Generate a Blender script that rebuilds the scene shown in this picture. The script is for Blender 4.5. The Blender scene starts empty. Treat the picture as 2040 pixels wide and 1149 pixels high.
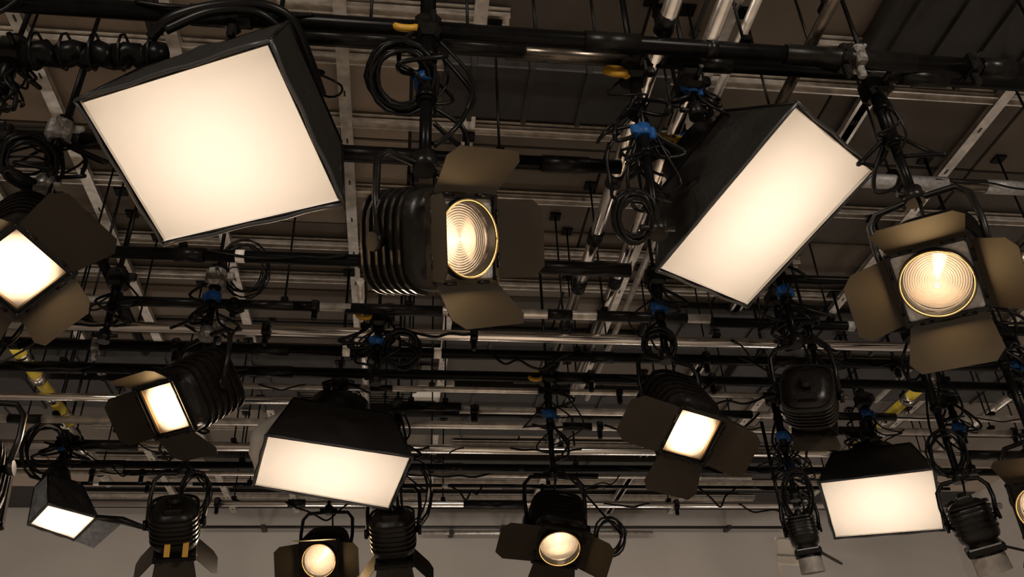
import bpy, math, random
from mathutils import Vector as V, Matrix
random.seed(7)
D = bpy.data
SC = bpy.context.scene
COL = SC.collection

# ------------------------------------------------------------------ camera
CAM = V((0, 0, 1.6))
RW = Matrix(((0.9925192777, -0.0327382617, -0.1176167060),
             (-0.1164915953, -0.5422802628, -0.8320828233),
             (-0.0365402730, 0.8395596005, -0.5420373471)))
FPX, PCX, PCY = 1750.0, 1020.0, 574.5
cd = D.cameras.new('camera')
cd.sensor_width = 36
cd.lens = 36 * FPX / 2040
cd.clip_start = 0.02
cam = D.objects.new('camera', cd)
COL.objects.link(cam)
M = RW.to_4x4()
M.translation = CAM
cam.matrix_world = M
SC.camera = cam

# ------------------------------------------------------------------ world, added fill lights, exposure
w = D.worlds.new('world')
SC.world = w
w.use_nodes = True
w.node_tree.nodes['Background'].inputs[0].default_value = (0.9, 0.8, 0.7, 1)
w.node_tree.nodes['Background'].inputs[1].default_value = 0.0
vs = SC.view_settings
vs.view_transform = 'Standard'
vs.look = 'None'
vs.gamma = 1
vs.use_curve_mapping = False
vs.exposure = 0.0
SC.cycles.use_denoising = True
SC.cycles.max_bounces = 8
SC.cycles.diffuse_bounces = 4
SC.cycles.glossy_bounces = 4
SC.cycles.transmission_bounces = 6
SC.cycles.sample_clamp_indirect = 4.0
SC.cycles.caustics_reflective = False
SC.cycles.caustics_refractive = False

BEAM = 225.0         # beam of each studio lamp onto the floor (W)
GLOW = 5.5           # light leaving each lens towards its own barn doors (W)
FILL = 240.0        # unseen fill lights added behind the camera (W)
def area(loc, target, power, sx, sy, col):
    l = D.lights.new('fill_light', 'AREA')
    l.shape = 'RECTANGLE'
    l.size, l.size_y = sx, sy
    l.energy = power
    l.color = col
    o = D.objects.new('fill_light', l)
    o.location = loc
    o.rotation_euler = (V(target) - V(loc)).to_track_quat('-Z', 'Y').to_euler()
    COL.objects.link(o)
area((-3.0, -2.5, 5.2), (-1.0, 4.0, 0.0), FILL, 1.2, 0.8, (1.0, 0.86, 0.72))  # this and the next are added fills, out of view
area((3.5, -2.5, 5.2), (2.0, 4.0, 0.0), FILL, 1.2, 0.8, (1.0, 0.86, 0.72))
for gx in (-4.0, 0.0, 4.0):            # unseen fills added low down to brighten the back wall
    area((gx, 9.6, 0.25), (gx, 11.75, 3.6), 58.0, 1.6, 0.25, (1.0, 0.87, 0.76))

area((6.6, 8.6, 0.25), (7.95, 9.0, 4.2), 45.0, 1.2, 0.25, (1.0, 0.87, 0.76))  # another unseen fill, added to lift the right wall
# ------------------------------------------------------------------ geometry helpers
def ray(u, v):
    d = RW @ V((u - PCX, -(v - PCY), -FPX))
    return d.normalized()
def at_z(u, v, z):
    d = ray(u, v)
    return CAM + d * ((z - CAM.z) / d.z)
def at_d(u, v, t):
    return CAM + ray(u, v) * t
def at_y(u, v, y):
    d = ray(u, v)
    return CAM + d * (y / d.y)
def on_plane(u, v, c, n):
    d = ray(u, v)
    return CAM + d * ((V(c) - CAM).dot(n) / d.dot(n))

class MB:
    def __init__(s):
        s.v = []
        s.f = []
        s.sm = []
    def add(s, vs_, fs, smooth=False):
        o = len(s.v)
        s.v += [V(x) for x in vs_]
        for f in fs:
            s.f.append([i + o for i in f])
            s.sm.append(smooth)
    def box(s, c, ax, sz, ch=0.0):
        """box at c, axes ax (3 vectors), full sizes sz; ch chamfers the long edges"""
        c = V(c)
        X, Y, Z = [V(a).normalized() for a in ax]
        a, b, d = sz[0] / 2, sz[1] / 2, sz[2] / 2
        if ch <= 0:
            p = [c + X * (i * a) + Y * (j * b) + Z * (k * d) for k in (-1, 1) for j in (-1, 1) for i in (-1, 1)]
            s.add(p, [(0, 2, 3, 1), (4, 5, 7, 6), (0, 1, 5, 4), (2, 6, 7, 3), (0, 4, 6, 2), (1, 3, 7, 5)])
        else:
            prof = [(-a + ch, -b), (a - ch, -b), (a, -b + ch), (a, b - ch), (a - ch, b), (-a + ch, b), (-a, b - ch), (-a, -b + ch)]
            rings = []
            for k, q in ((-d, 1 - ch / max(a, b)), (-d + ch, 1), (d - ch, 1), (d, 1 - ch / max(a, b))):
                rings.append([c + X * (x * q) + Y * (y * q) + Z * k for x, y in prof])
            s.loft(rings, True, True, True)
        return s
    def loft(s, rings, closed=True, cap0=False, cap1=False, smooth=False):
        n = len(rings[0])
        vs_ = [p for r in rings for p in r]
        fs = []
        m = n if closed else n - 1
        for i in range(len(rings) - 1):
            for j in range(m):
                k = (j + 1) % n
                fs.append((i * n + j, i * n + k, (i + 1) * n + k, (i + 1) * n + j))
        o = len(s.v)
        s.add(vs_, fs, smooth)
        if cap0:
            s.f.append([o + j for j in reversed(range(n))]); s.sm.append(False)
        if cap1:
            b = o + (len(rings) - 1) * n
            s.f.append([b + j for j in range(n)]); s.sm.append(False)
        return s
    def tube(s, pts, r, seg=10, caps=True):
        pts = [V(p) for p in pts]
        rs = r if isinstance(r, (list, tuple)) else [r] * len(pts)
        T = []
        for i in range(len(pts)):
            a = pts[max(i - 1, 0)]
            b = pts[min(i + 1, len(pts) - 1)]
            t = b - a
            T.append(t.normalized() if t.length > 1e-9 else V((0, 0, 1)))
        up = T[0].orthogonal().normalized()
        rings = []
        for i, p in enumerate(pts):
            t = T[i]
            up = up - t * up.dot(t)
            up = up.normalized() if up.length > 1e-6 else t.orthogonal().normalized()
            bi = t.cross(up)
            rings.append([p + (up * math.cos(2 * math.pi * k / seg) + bi * math.sin(2 * math.pi * k / seg)) * rs[i] for k in range(seg)])
        s.loft(rings, True, caps, caps, True)
        return s
    def lathe(s, prof, fr, seg=32, sharp=True, cap0=False, cap1=False):
        """prof: (radius, z along forward); fr = (c, right, up, fwd)"""
        c, X, Y, Z = fr
        def ring(r, z):
            return [c + Z * z + (X * math.cos(2 * math.pi * k / seg) + Y * math.sin(2 * math.pi * k / seg)) * r for k in range(seg)]
        if sharp:
            for i, (a, b) in enumerate(zip(prof[:-1], prof[1:])):
                s.loft([ring(*a), ring(*b)], True, cap0 and i == 0, cap1 and i == len(prof) - 2, True)
        else:
            s.loft([ring(*p) for p in prof], True, cap0, cap1, True)
        return s
    def plate(s, poly, n, th):
        """flat sheet: polygon extruded th along n"""
        n = V(n).normalized()
        poly = [V(p) for p in poly]
        k = len(poly)
        s.add(poly + [p + n * th for p in poly],
              [list(reversed(range(k))), [k + i for i in range(k)]] + [(i, (i + 1) % k, k + (i + 1) % k, k + i) for i in range(k)])
        return s
    def build(s, name, mat, root=None):
        off = root_loc(root) if root else V((0, 0, 0))
        me = D.meshes.new(name)
        me.from_pydata([tuple(p - off) for p in s.v], [], s.f)
        me.polygons.foreach_set('use_smooth', s.sm)
        me.materials.append(mat)
        me.update()
        o = D.objects.new(name, me)
        COL.objects.link(o)
        if root:
            o.parent = root
        return o

def root_loc(o):
    p = V(o.location)
    while o.parent:
        o = o.parent
        p = p + V(o.location)
    return p
def thing(name, label, cat, loc, group=None):
    o = D.objects.new(name, None)
    o.empty_display_size = 0.1
    COL.objects.link(o)
    o.location = loc
    o['label'] = label
    o['category'] = cat
    if group:
        o['group'] = group
    return o
def tag(o, label, cat, group=None):
    o['label'] = label
    o['category'] = cat
    if group:
        o['group'] = group
    return o
def struct(o):
    o['kind'] = 'structure'
    return o
def spline(ps, n=6):
    ps = [V(p) for p in ps]
    q = [ps[0]] + ps + [ps[-1]]
    out = []
    for i in range(1, len(q) - 2):
        for k in range(n):
            t = k / n
            a, b, c, d = q[i - 1], q[i], q[i + 1], q[i + 2]
            out.append(0.5 * ((2 * b) + (c - a) * t + (2 * a - 5 * b + 4 * c - d) * t * t + (3 * b - a - 3 * c + d) * t ** 3))
    out.append(ps[-1])
    return out

# ------------------------------------------------------------------ materials
def mat(name, col, rough=0.5, metal=0.0, noise=0.0, nscale=8.0, bump=0.0, spec=0.5, rvar=0.0, stretch=None):
    m = D.materials.new(name)
    m.use_nodes = True
    nt = m.node_tree
    b = nt.nodes['Principled BSDF']
    b.inputs['Base Color'].default_value = (*col, 1)
    b.inputs['Roughness'].default_value = rough
    b.inputs['Metallic'].default_value = metal
    b.inputs['Specular IOR Level'].default_value = spec
    if noise or bump or rvar:
        tc = nt.nodes.new('ShaderNodeTexCoord')
        mp = nt.nodes.new('ShaderNodeMapping')
        if stretch:
            mp.inputs['Scale'].default_value = stretch
        nt.links.new(tc.outputs['Object'], mp.inputs[0])
        nz = nt.nodes.new('ShaderNodeTexNoise')
        nz.inputs['Scale'].default_value = nscale
        nz.inputs['Detail'].default_value = 5
        nt.links.new(mp.outputs[0], nz.inputs['Vector'])
        if noise:
            r = nt.nodes.new('ShaderNodeValToRGB')
            r.color_ramp.elements[0].position = 0.3
            r.color_ramp.elements[1].position = 0.7
            r.color_ramp.elements[0].color = (*[c * (1 - noise) for c in col], 1)
            r.color_ramp.elements[1].color = (*[min(1, c * (1 + noise)) for c in col], 1)
            nt.links.new(nz.outputs['Fac'], r.inputs[0])
            nt.links.new(r.outputs[0], b.inputs['Base Color'])
        if rvar:
            mr = nt.nodes.new('ShaderNodeMapRange')
            mr.inputs[3].default_value = max(0.02, rough - rvar)
            mr.inputs[4].default_value = rough + rvar
            nt.links.new(nz.outputs['Fac'], mr.inputs[0])
            nt.links.new(mr.outputs[0], b.inputs['Roughness'])
        if bump:
            bp = nt.nodes.new('ShaderNodeBump')
            bp.inputs['Strength'].default_value = bump
            bp.inputs['Distance'].default_value = 0.01
            nt.links.new(nz.outputs['Fac'], bp.inputs['Height'])
            nt.links.new(bp.outputs[0], b.inputs['Normal'])
    return m

M_BLACK = mat('black_paint', (0.005, 0.0046, 0.0042), 0.34, 0, 0.3, 30, 0.05, spec=0.16, rvar=0.12)
M_PIPEBLK = mat('black_pipe', (0.003, 0.003, 0.003), 0.3, 0, 0.3, 12, 0.03, spec=0.07, rvar=0.1)
M_BRONZE = mat('dark_metal_pipe', (0.10, 0.085, 0.07), 0.28, 0.9, 0.3, 14, 0.03, rvar=0.08)
M_CABLE = mat('black_rubber', (0.004, 0.004, 0.004), 0.32, spec=0.13)
M_FABRIC = mat('black_fabric', (0.011, 0.0103, 0.0095), 0.55, 0, 0.3, 60, 0.15, spec=0.3)
M_FABGREY = mat('grey_fabric', (0.12, 0.125, 0.135), 0.7, 0, 0.3, 40, 0.2)
M_LINING = mat('silver_lining', (0.75, 0.72, 0.68), 0.55, 0)
M_PIPING = mat('edge_piping', (0.03, 0.032, 0.036), 0.35)
M_STEEL = mat('bright_pipe', (0.80, 0.76, 0.72), 0.20, 1.0, 0.10, 10, 0.005, rvar=0.05, stretch=(0.3, 3, 3))
M_GALV = mat('galvanised_steel', (0.60, 0.56, 0.51), 0.36, 0.8, 0.25, 16, 0.04, rvar=0.1)
M_PLATE = mat('pale_steel_plate', (0.33, 0.33, 0.34), 0.5, 0.2, 0.25, 50, 0.08)
M_CLAMP = mat('worn_clamp', (0.20, 0.19, 0.18), 0.4, 0.6, 0.6, 40, 0.1)
M_DOOR = mat('barn_door_paint', (0.019, 0.0155, 0.0112), 0.6, 0, 0.12, 6, spec=0.12)
M_HOUSING = mat('housing_paint', (0.006, 0.0052, 0.0046), 0.34, 0, 0.35, 40, 0.12, spec=0.2, rvar=0.14)
M_BRASS = mat('brass_ring', (0.55, 0.38, 0.20), 0.35, 0.9)
M_BLUE = mat('blue_clamp', (0.006, 0.05, 0.17), 0.45, spec=0.2)
M_YELLOW = mat('yellow_tag', (0.40, 0.22, 0.012), 0.5)
M_YELLOWP = mat('yellow_paint', (0.72, 0.56, 0.06), 0.5, 0, 0.2, 20)
M_WALL = mat('wall_paint', (0.42, 0.39, 0.36), 0.85, 0, 0.06, 1.2, 0.03)
M_FLOOR = mat('studio_floor', (0.45, 0.42, 0.39), 0.6, 0, 0.08, 1.0)
M_SLAB = mat('dark_slab', (0.02, 0.018, 0.016), 0.9)
M_DUCT = mat('dark_duct', (0.022, 0.020, 0.018), 0.55, 0.2, 0.3, 6, 0.05)
M_SNOOT = mat('pale_snoot', (0.30, 0.28, 0.26), 0.5, 0, 0.2, 20)
M_WHITE = mat('pale_enamel', (0.85, 0.82, 0.77), 0.4)
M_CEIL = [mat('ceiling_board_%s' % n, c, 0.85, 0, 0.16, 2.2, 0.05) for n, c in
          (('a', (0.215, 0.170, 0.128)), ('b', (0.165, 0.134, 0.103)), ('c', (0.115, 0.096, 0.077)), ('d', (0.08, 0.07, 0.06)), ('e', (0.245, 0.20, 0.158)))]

def diffuser_mat(name, alb):
    m = D.materials.new(name)
    m.use_nodes = True
    nt = m.node_tree
    nt.nodes.clear()
    out = nt.nodes.new('ShaderNodeOutputMaterial')
    t = nt.nodes.new('ShaderNodeBsdfTranslucent')
    t.inputs[0].default_value = (*alb, 1)
    d = nt.nodes.new('ShaderNodeBsdfDiffuse')
    d.inputs[0].default_value = (*alb, 1)
    mx = nt.nodes.new('ShaderNodeMixShader')
    mx.inputs[0].default_value = 0.3
    nt.links.new(t.outputs[0], mx.inputs[1])
    nt.links.new(d.outputs[0], mx.inputs[2])
    nt.links.new(mx.outputs[0], out.inputs[0])
    return m
M_DIFF = diffuser_mat('white_diffusion_cloth', (0.85, 0.84, 0.82))
def lens_mat():
    m = D.materials.new('fresnel_glass')
    m.use_nodes = True
    nt = m.node_tree
    nt.nodes.clear()
    out = nt.nodes.new('ShaderNodeOutputMaterial')
    t = nt.nodes.new('ShaderNodeBsdfTranslucent')
    t.inputs[0].default_value = (0.9, 0.86, 0.8, 1)
    r = nt.nodes.new('ShaderNodeBsdfRefraction')
    r.inputs['Roughness'].default_value = 0.18
    r.inputs['IOR'].default_value = 1.45
    g = nt.nodes.new('ShaderNodeBsdfGlossy')
    g.inputs['Roughness'].default_value = 0.1
    mx = nt.nodes.new('ShaderNodeMixShader')
    mx.inputs[0].default_value = 0.4
    nt.links.new(t.outputs[0], mx.inputs[1])
    nt.links.new(r.outputs[0], mx.inputs[2])
    m2 = nt.nodes.new('ShaderNodeMixShader')
    m2.inputs[0].default_value = 0.04
    nt.links.new(mx.outputs[0], m2.inputs[1])
    nt.links.new(g.outputs[0], m2.inputs[2])
    nt.links.new(m2.outputs[0], out.inputs[0])
    return m
M_LENS = lens_mat()
M_REFL = mat('polished_reflector', (0.75, 0.68, 0.58), 0.35, 1.0)
M_FROST = diffuser_mat('frosted_glass', (0.9, 0.87, 0.82))
WARM = (1.0, 0.70, 0.44)
SOFTC = (1.0, 0.80, 0.625)

def point(c, power, col, rad, root=None, name='lamp_light'):
    l = D.lights.new(name, 'POINT')
    l.energy = power
    l.color = col
    l.shadow_soft_size = rad
    o = D.objects.new(name, l)
    COL.objects.link(o)
    o.location = V(c) - (root_loc(root) if root else V((0, 0, 0)))
    if root:
        o.parent = root
    return o
def spot(c, d, power, col, angle, root):
    l = D.lights.new('beam_light', 'SPOT')
    l.energy = power
    l.color = col
    l.shadow_soft_size = 0.06
    l.spot_size = math.radians(angle)
    l.spot_blend = 1.0
    o = D.objects.new('beam_light', l)
    COL.objects.link(o)
    o.location = V(c) - root_loc(root)
    o.rotation_euler = V(d).to_track_quat('-Z', 'Y').to_euler()
    o.parent = root

def disk(c, d, x, power, size, col, root):
    l = D.lights.new('lens_light', 'AREA')
    l.shape = 'DISK'
    l.size = size
    l.energy = power
    l.color = col
    o = D.objects.new('lens_light', l)
    COL.objects.link(o)
    o.location = V(c) - root_loc(root)
    o.rotation_euler = V(d).to_track_quat('-Z', 'Y').to_euler()
    o.parent = root

# ------------------------------------------------------------------ room shell
X0, X1, Y0, Y1, ZC = -8.0, 7.95, -5.0, 11.75, 5.6
def slab(name, c, sz, m):
    mb = MB()
    mb.box(c, ((1, 0, 0), (0, 1, 0), (0, 0, 1)), sz)
    return struct(mb.build(name, m))
cx, cy = (X0 + X1) / 2, (Y0 + Y1) / 2
slab('floor', (cx, cy, -0.1), (X1 - X0, Y1 - Y0, 0.2), M_FLOOR)
CEIL = slab('ceiling', (cx, cy, ZC + 0.12), (X1 - X0, Y1 - Y0, 0.2), M_SLAB)
slab('wall_back', (cx, Y1 + 0.1, ZC / 2 + 0.1), (X1 - X0 + 0.4, 0.2, ZC + 0.3), M_WALL)
slab('wall_front', (cx, Y0 - 0.1, ZC / 2 + 0.1), (X1 - X0 + 0.4, 0.2, ZC + 0.3), M_WALL)
slab('wall_left', (X0 - 0.1, cy, ZC / 2 + 0.1), (0.2, Y1 - Y0, ZC + 0.3), M_WALL)
slab('wall_right', (X1 + 0.1, cy, ZC / 2 + 0.1), (0.2, Y1 - Y0, ZC + 0.3), M_WALL)
# ceiling boards, one object each, with open joints
AX = ((1, 0, 0), (0, 1, 0), (0, 0, 1))
bw, bd = 1.33, 0.93
for i in range(12):
    for j in range(11):
        x = X0 + (i + 0.5) * bw
        y = 1.6 + (j + 0.5) * bd
        if y + bd / 2 > Y1:
            continue
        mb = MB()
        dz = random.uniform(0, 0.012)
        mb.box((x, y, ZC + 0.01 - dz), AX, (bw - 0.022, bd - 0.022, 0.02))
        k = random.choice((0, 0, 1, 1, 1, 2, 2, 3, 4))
        if x > 2.5:  # shade on the right side put into the board tone
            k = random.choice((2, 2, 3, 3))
        if x < -2.6:  # left side likewise, shade as darker boards
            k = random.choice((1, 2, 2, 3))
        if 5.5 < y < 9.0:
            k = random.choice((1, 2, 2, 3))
        if y > 9.8:  # paler boards stand in for the light near the back wall
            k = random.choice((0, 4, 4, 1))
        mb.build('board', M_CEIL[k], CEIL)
RAILS, STRIPS, DUCTS = [], [], []
def ceil_z(x, y, m=0.05):
    z = ZC - 0.014
    for yy, hw, a, b in RAILS:
        if abs(y - yy) < hw + m and a - m < x < b + m:
            z = min(z, ZC - 0.088)
    for xx in STRIPS:
        if abs(x - xx) < 0.05 + m:
            z = min(z, ZC - 0.098)
    for dx, dy, sx, sy, sz in DUCTS:
        if abs(x - dx) < sx / 2 + m + 0.02 and abs(y - dy) < sy / 2 + m + 0.02:
            z = min(z, ZC - 0.046 - sz)
    return z
# galvanised channel rails across the ceiling (two flanges and a web)
def rail(v, x0, x1, wd=0.10, m=M_GALV, drop=0.02):
    y = at_z(1020, v, ZC - drop).y
    RAILS.append((y, wd * 0.6, x0, x1))
    mb = MB()
    c = ((x0 + x1) / 2, y, ZC - drop - 0.03)
    L = x1 - x0
    mb.box(c, AX, (L, wd * 0.5, 0.006))
    for sgn in (-1, 1):
        mb.box((c[0], y + sgn * wd * 0.27, c[2] - 0.016), AX, (L, 0.010, 0.034))
        mb.box((c[0], y + sgn * wd * 0.42, c[2] + 0.014), AX, (L, wd * 0.25, 0.005))
    return mb.build('channel_rail', m, CEIL)
def xat(u, v, z):
    return at_z(u, v, z).x
for v, u0, u1 in ((28, 560, 1014), (38, 1640, 2100), (127, -200, 2250), (251, 640, 1580), (386, -100, 2200), (494, 200, 1600),
                  (560, -100, 1900), (700, 800, 1800), (765, 1020, 1500), (769, 300, 800), (850, 200, 1300), (880, 900, 1400), (915, 200, 1300), (955, 300, 1700), (985, 100, 1500)):
    rail(v, xat(u0, v, ZC), xat(u1, v, ZC), 0.10 if v < 600 else 0.13)
# flat perforated strips along the studio, with slots
def strip(u, v, y0, y1, wd=0.075, m=M_GALV):
    x = at_z(u, v, ZC - 0.09).x
    y0 = max(y0, 1.5)
    STRIPS.append(x)
    mb = MB()
    mb.box((x, (y0 + y1) / 2, ZC - 0.088), AX, (wd, y1 - y0, 0.008))
    mb.box((x - wd * 0.46, (y0 + y1) / 2, ZC - 0.07), AX, (wd * 0.08, y1 - y0, 0.04))
    mb.box((x + wd * 0.46, (y0 + y1) / 2, ZC - 0.07), AX, (wd * 0.08, y1 - y0, 0.04))
    s = mb.build('perforated_strip', m, CEIL)
    sl = MB()
    y = y0 + 0.2
    while y < y1 - 0.1:
        sl.box((x, y, ZC - 0.0925), AX, (0.012, 0.045, 0.003))
        y += 0.42
    sl.build('slot', M_SLAB, s)['kind'] = 'stuff'
for u, v in ((945, 150), (700, 420), (200, 420), (1859, 0), (2001, 198), (1210, 640), (-60, 300), (470, 560), (2300, 400), (1500, 560)):
    strip(u, v, 1.6, 11.6)
# dark flat ducts fixed on the ceiling
for n, (u, v, sx, sy, sz, lab) in enumerate((
        (1105, 175, 1.35, 0.42, 0.16, 'dark flat ceiling duct between the two upper silver rails'),
        (600, 745, 2.2, 0.35, 0.18, 'long dark ceiling duct behind the square frosted lamp'),
        (1250, 690, 3.4, 0.30, 0.14, 'dark ceiling duct just behind the long bright pipe'),
        (1130, 795, 2.6, 0.40, 0.14, 'dark ceiling duct left of the frosted lamp on the right side'),
        (1930, 60, 1.1, 0.8, 0.12, 'dark ceiling duct at the upper right beside a perforated strip'),
        (420, 720, 3.0, 0.3, 0.14, 'dark ceiling duct above the lamp with its square glowing window'),
        (1020, 838, 4.2, 0.45, 0.16, 'wide dark ceiling duct right of the wide softbox top'),
        (1020, 925, 7.0, 0.5, 0.14, 'longest dark ceiling duct near the back wall'),
        (1560, 660, 2.6, 0.6, 0.12, 'dark ceiling duct below the bottom corner of the tilted softbox'),
        (300, 780, 2.8, 0.6, 0.12, 'dark ceiling duct left of the lamp with its square glowing window'),
        (1750, 760, 3.2, 0.7, 0.12, 'dark ceiling duct behind the lit round lamp on the right'))):
    c = at_z(u, v, ZC - 0.1)
    t = thing('ceiling_duct', lab, 'duct', c)
    DUCTS.append((c.x, c.y, sx, sy, sz))
    mb = MB()
    mb.box((c.x, c.y, ZC - 0.016 - sz / 2), AX, (sx, sy, sz), 0.012)
    mb.build('duct_body', M_DUCT, t)
    for k in range(4):
        fb = MB()
        fx = c.x - sx / 2 + sx * (k + 0.5) / 4
        fb.box((fx, c.y, ZC - 0.03 - sz / 2), AX, (0.03, sy + 0.03, sz + 0.02))
        fb.build('flange', M_DUCT, t)
# pale junction boxes
for u, v, sx, sy, lab in ((862, 775, 0.42, 0.30, 'larger pale box on the ceiling above the wide softbox'),
                          (905, 790, 0.14, 0.22, 'small pale rounded box beside the larger ceiling box'),
                          (848, 738, 0.12, 0.10, 'tiny pale box on the ceiling above the larger pale box')):
    c = at_z(u, v, ZC - 0.06)
    t = thing('junction_box', lab, 'box', c)
    mb = MB()
    mb.box((c.x, c.y, ZC - 0.066), AX, (sx, sy, 0.10), 0.02)
    mb.build('box_body', M_WHITE, t)
    mb = MB()
    mb.box((c.x, c.y, ZC - 0.119), AX, (sx * 0.92, sy * 0.9, 0.006))
    mb.build('cover', M_WHITE, t)
# thin conduits close under the ceiling boards
for n in range(26):
    mb = MB()
    if n % 2:
        y = random.uniform(2.6, 11.0)
        x = random.uniform(-4, 6)
        L = random.uniform(1.0, 3.0)
        z = ZC - random.uniform(0.03, 0.06)
        mb.tube([(x - L / 2, y, z), (x + L / 2, y, z)], 0.014, 8)
        mb.box((x, y, z + 0.012), AX, (0.05, 0.05, 0.03))
    else:
        x = random.uniform(-4, 5)
        y = random.uniform(3.0, 10)
        L = random.uniform(0.7, 2.2)
        z = ZC - random.uniform(0.03, 0.06)
        mb.tube([(x, y - L / 2, z), (x, y + L / 2, z)], 0.014, 8)
        mb.box((x, y, z + 0.012), AX, (0.05, 0.05, 0.03))
    tag(mb.build('conduit', M_DUCT), 'thin dark conduit clipped across the ceiling boards' if n % 2 else 'thin dark conduit running away along the ceiling boards', 'conduit',
        'conduits across the ceiling boards' if n % 2 else 'conduits running away along the ceiling')

# ------------------------------------------------------------------ grid pipes
ZG = 4.5
def couplers(mb, p, axis, r):
    pass
def drop_rod(x, y, z, r, t):
    mb = MB()
    mb.tube([(x, y, z), (x, y, ceil_z(x, y))], 0.007, 8)
    mb.box((x, y, z + r + 0.012), AX, (0.045, r * 2.3, 0.03), 0.006)
    mb.box((x, y, ceil_z(x, y) - 0.006), AX, (0.08, 0.08, 0.012))
    mb.build('drop_rod', M_PIPEBLK, t)
def pipe_x(v, r, m, u0, u1, lab, z=ZG, joints=0, jm=None):
    c = at_z(1020, v, z)
    x0, x1 = at_z(u0, v, z).x, at_z(u1, v, z).x
    t = thing('grid_pipe', lab, 'pipe', (x0, c.y, z))
    mb = MB()
    mb.tube([(x0, c.y, z), ((x0 + x1) / 2, c.y, z), (x1, c.y, z)], r, 16)
    mb.build('tube', m, t)
    for k in range(joints):
        x = x0 + (x1 - x0) * (k + 0.5 + random.uniform(-0.25, 0.25)) / joints
        jb = MB()
        jl = random.choice((0.08, 0.12, 0.3))
        jb.tube([(x - jl, c.y, z), (x + jl, c.y, z)], r * 1.18, 14)
        jb.build('coupler', jm or M_BLACK, t)
    L = abs(x1 - x0)
    for k in range(int(L / 0.9)):
        x = random.uniform(min(x0, x1) + 0.1, max(x0, x1) - 0.1)
        cb = MB()
        kk = random.random()
        if m is M_STEEL and k % 3:
            continue
        if kk < 0.6 or m is M_STEEL:
            cb.box((x, c.y, z), AX, (0.05, r * 2.7, r * 2.7), 0.01)
            cb.box((x, c.y, z - r * 1.3 - 0.03), AX, (0.035, 0.035, 0.07), 0.008)
            cb.tube([(x, c.y - r * 2.2, z), (x, c.y + r * 2.2, z)], 0.008, 6)
            cb.build('hook_clamp', random.choice((M_BLACK, M_BLACK, M_CLAMP)), t)
        else:
            cb.tube([(x - 0.02, c.y, z), (x + 0.03, c.y, z)], r * 1.06, 12)
            cb.build('tape_band', random.choice((M_PLATE, M_BLACK, M_WHITE)), t)
    for k in range(int(L / 1.6)):
        x = random.uniform(min(x0, x1), max(x0, x1) - 0.6)
        l2 = random.uniform(0.3, 0.9)
        cb = MB()
        ps = []
        for q in range(7):
            a = q / 6
            ps.append(V((x + l2 * a, c.y - r - 0.008 + random.uniform(-0.01, 0.01), z - random.uniform(0.3, 1.0) * (0.05 + 0.16 * (k % 2)) * math.sin(math.pi * a))))
        cb.tube(spline(ps, 4), random.choice((0.006, 0.009)), 6)
        cb.build('draped_cable', M_CABLE, t)
    nd = max(2, int(abs(x1 - x0) / 2.2))
    for k in range(nd):
        drop_rod(x0 + (x1 - x0) * (k + 0.5 + random.uniform(-0.2, 0.2)) / nd, c.y, z, r, t)
    return t
pipe_x(72, 0.038, M_PIPEBLK, -300, 2400, 'topmost thick black pipe running the full width of the ceiling', joints=5)
pipe_x(104, 0.036, M_BRONZE, 1008, 1260, 'short glossy dark pipe under the topmost black pipe', z=4.6)
pipe_x(102, 0.034, M_PIPEBLK, 1262, 2500, 'black pipe below the topmost one, right of the short glossy pipe', z=4.6, joints=3)
pipe_x(98, 0.034, M_PIPEBLK, 640, 1006, 'black pipe above the big cable ring, left of the short glossy pipe', z=4.6, joints=2)
pipe_x(322, 0.036, M_PIPEBLK, -250, 1240, 'black pipe at the height of the top barn door of the middle lamp', joints=4)
pipe_x(324, 0.034, M_BRONZE, 1700, 2400, 'dark banded pipe above the round lamp on the right', joints=3, jm=M_PLATE)
pipe_x(530, 0.036, M_PIPEBLK, 190, 1250, 'black pipe passing behind the barrel of the middle round lamp', joints=3)
pipe_x(536, 0.028, M_PIPEBLK, 1290, 2300, 'black pipe crossing behind the lower half of the right softbox', joints=2)
pipe_x(622, 0.026, M_GALV, 60, 700, 'dull pipe with bands above the long bright pipe, left part', joints=5, jm=M_BLACK)
pipe_x(624, 0.030, M_GALV, 700, 1420, 'dull pipe touching the bottom barn door of the middle lamp', joints=3, jm=M_BLACK)
pipe_x(630, 0.034, M_PIPEBLK, 1425, 2300, 'black pipe below the bottom corner of the right softbox', joints=3)
pipe_x(671, 0.035, M_STEEL, -250, 2400, 'long bright silver pipe crossing the whole width of the studio', joints=0)
pipe_x(707, 0.036, M_PIPEBLK, -150, 2300, 'black pipe directly below the long bright silver pipe', joints=5)
pipe_x(750, 0.036, M_PIPEBLK, -200, 2300, 'second black pipe below the long bright silver pipe', joints=5)
pipe_x(778, 0.022, M_GALV, 440, 1700, 'thin pale pipe above the two lamps with square windows', joints=3)
pipe_x(812, 0.034, M_PIPEBLK, 800, 918, 'short black pipe end beside the right end of the wide softbox')
pipe_x(818, 0.028, M_GALV, 915, 2300, 'dull pipe running right from the short black pipe end', joints=4, jm=M_BLACK)
pipe_x(806, 0.028, M_STEEL, -300, 600, 'silver pipe passing behind the barn door of the square lamp on the left', joints=2)
pipe_x(848, 0.030, M_GALV, -300, 2300, 'dull pipe passing behind the upper fabric of the wide softbox', joints=5)
pipe_x(896, 0.038, M_STEEL, -300, 2300, 'bright silver pipe passing right behind the wide softbox', joints=4)
pipe_x(932, 0.034, M_PIPEBLK, -300, 2300, 'black pipe below the bright pipe behind the wide softbox', joints=4)
pipe_x(947, 0.022, M_GALV, 0, 1500, 'thin dull pipe below the lowest black pipe', joints=2)
pipe_x(968, 0.016, M_PIPEBLK, 100, 1900, 'thin dark pipe near the far end of the ceiling', joints=3)
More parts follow.
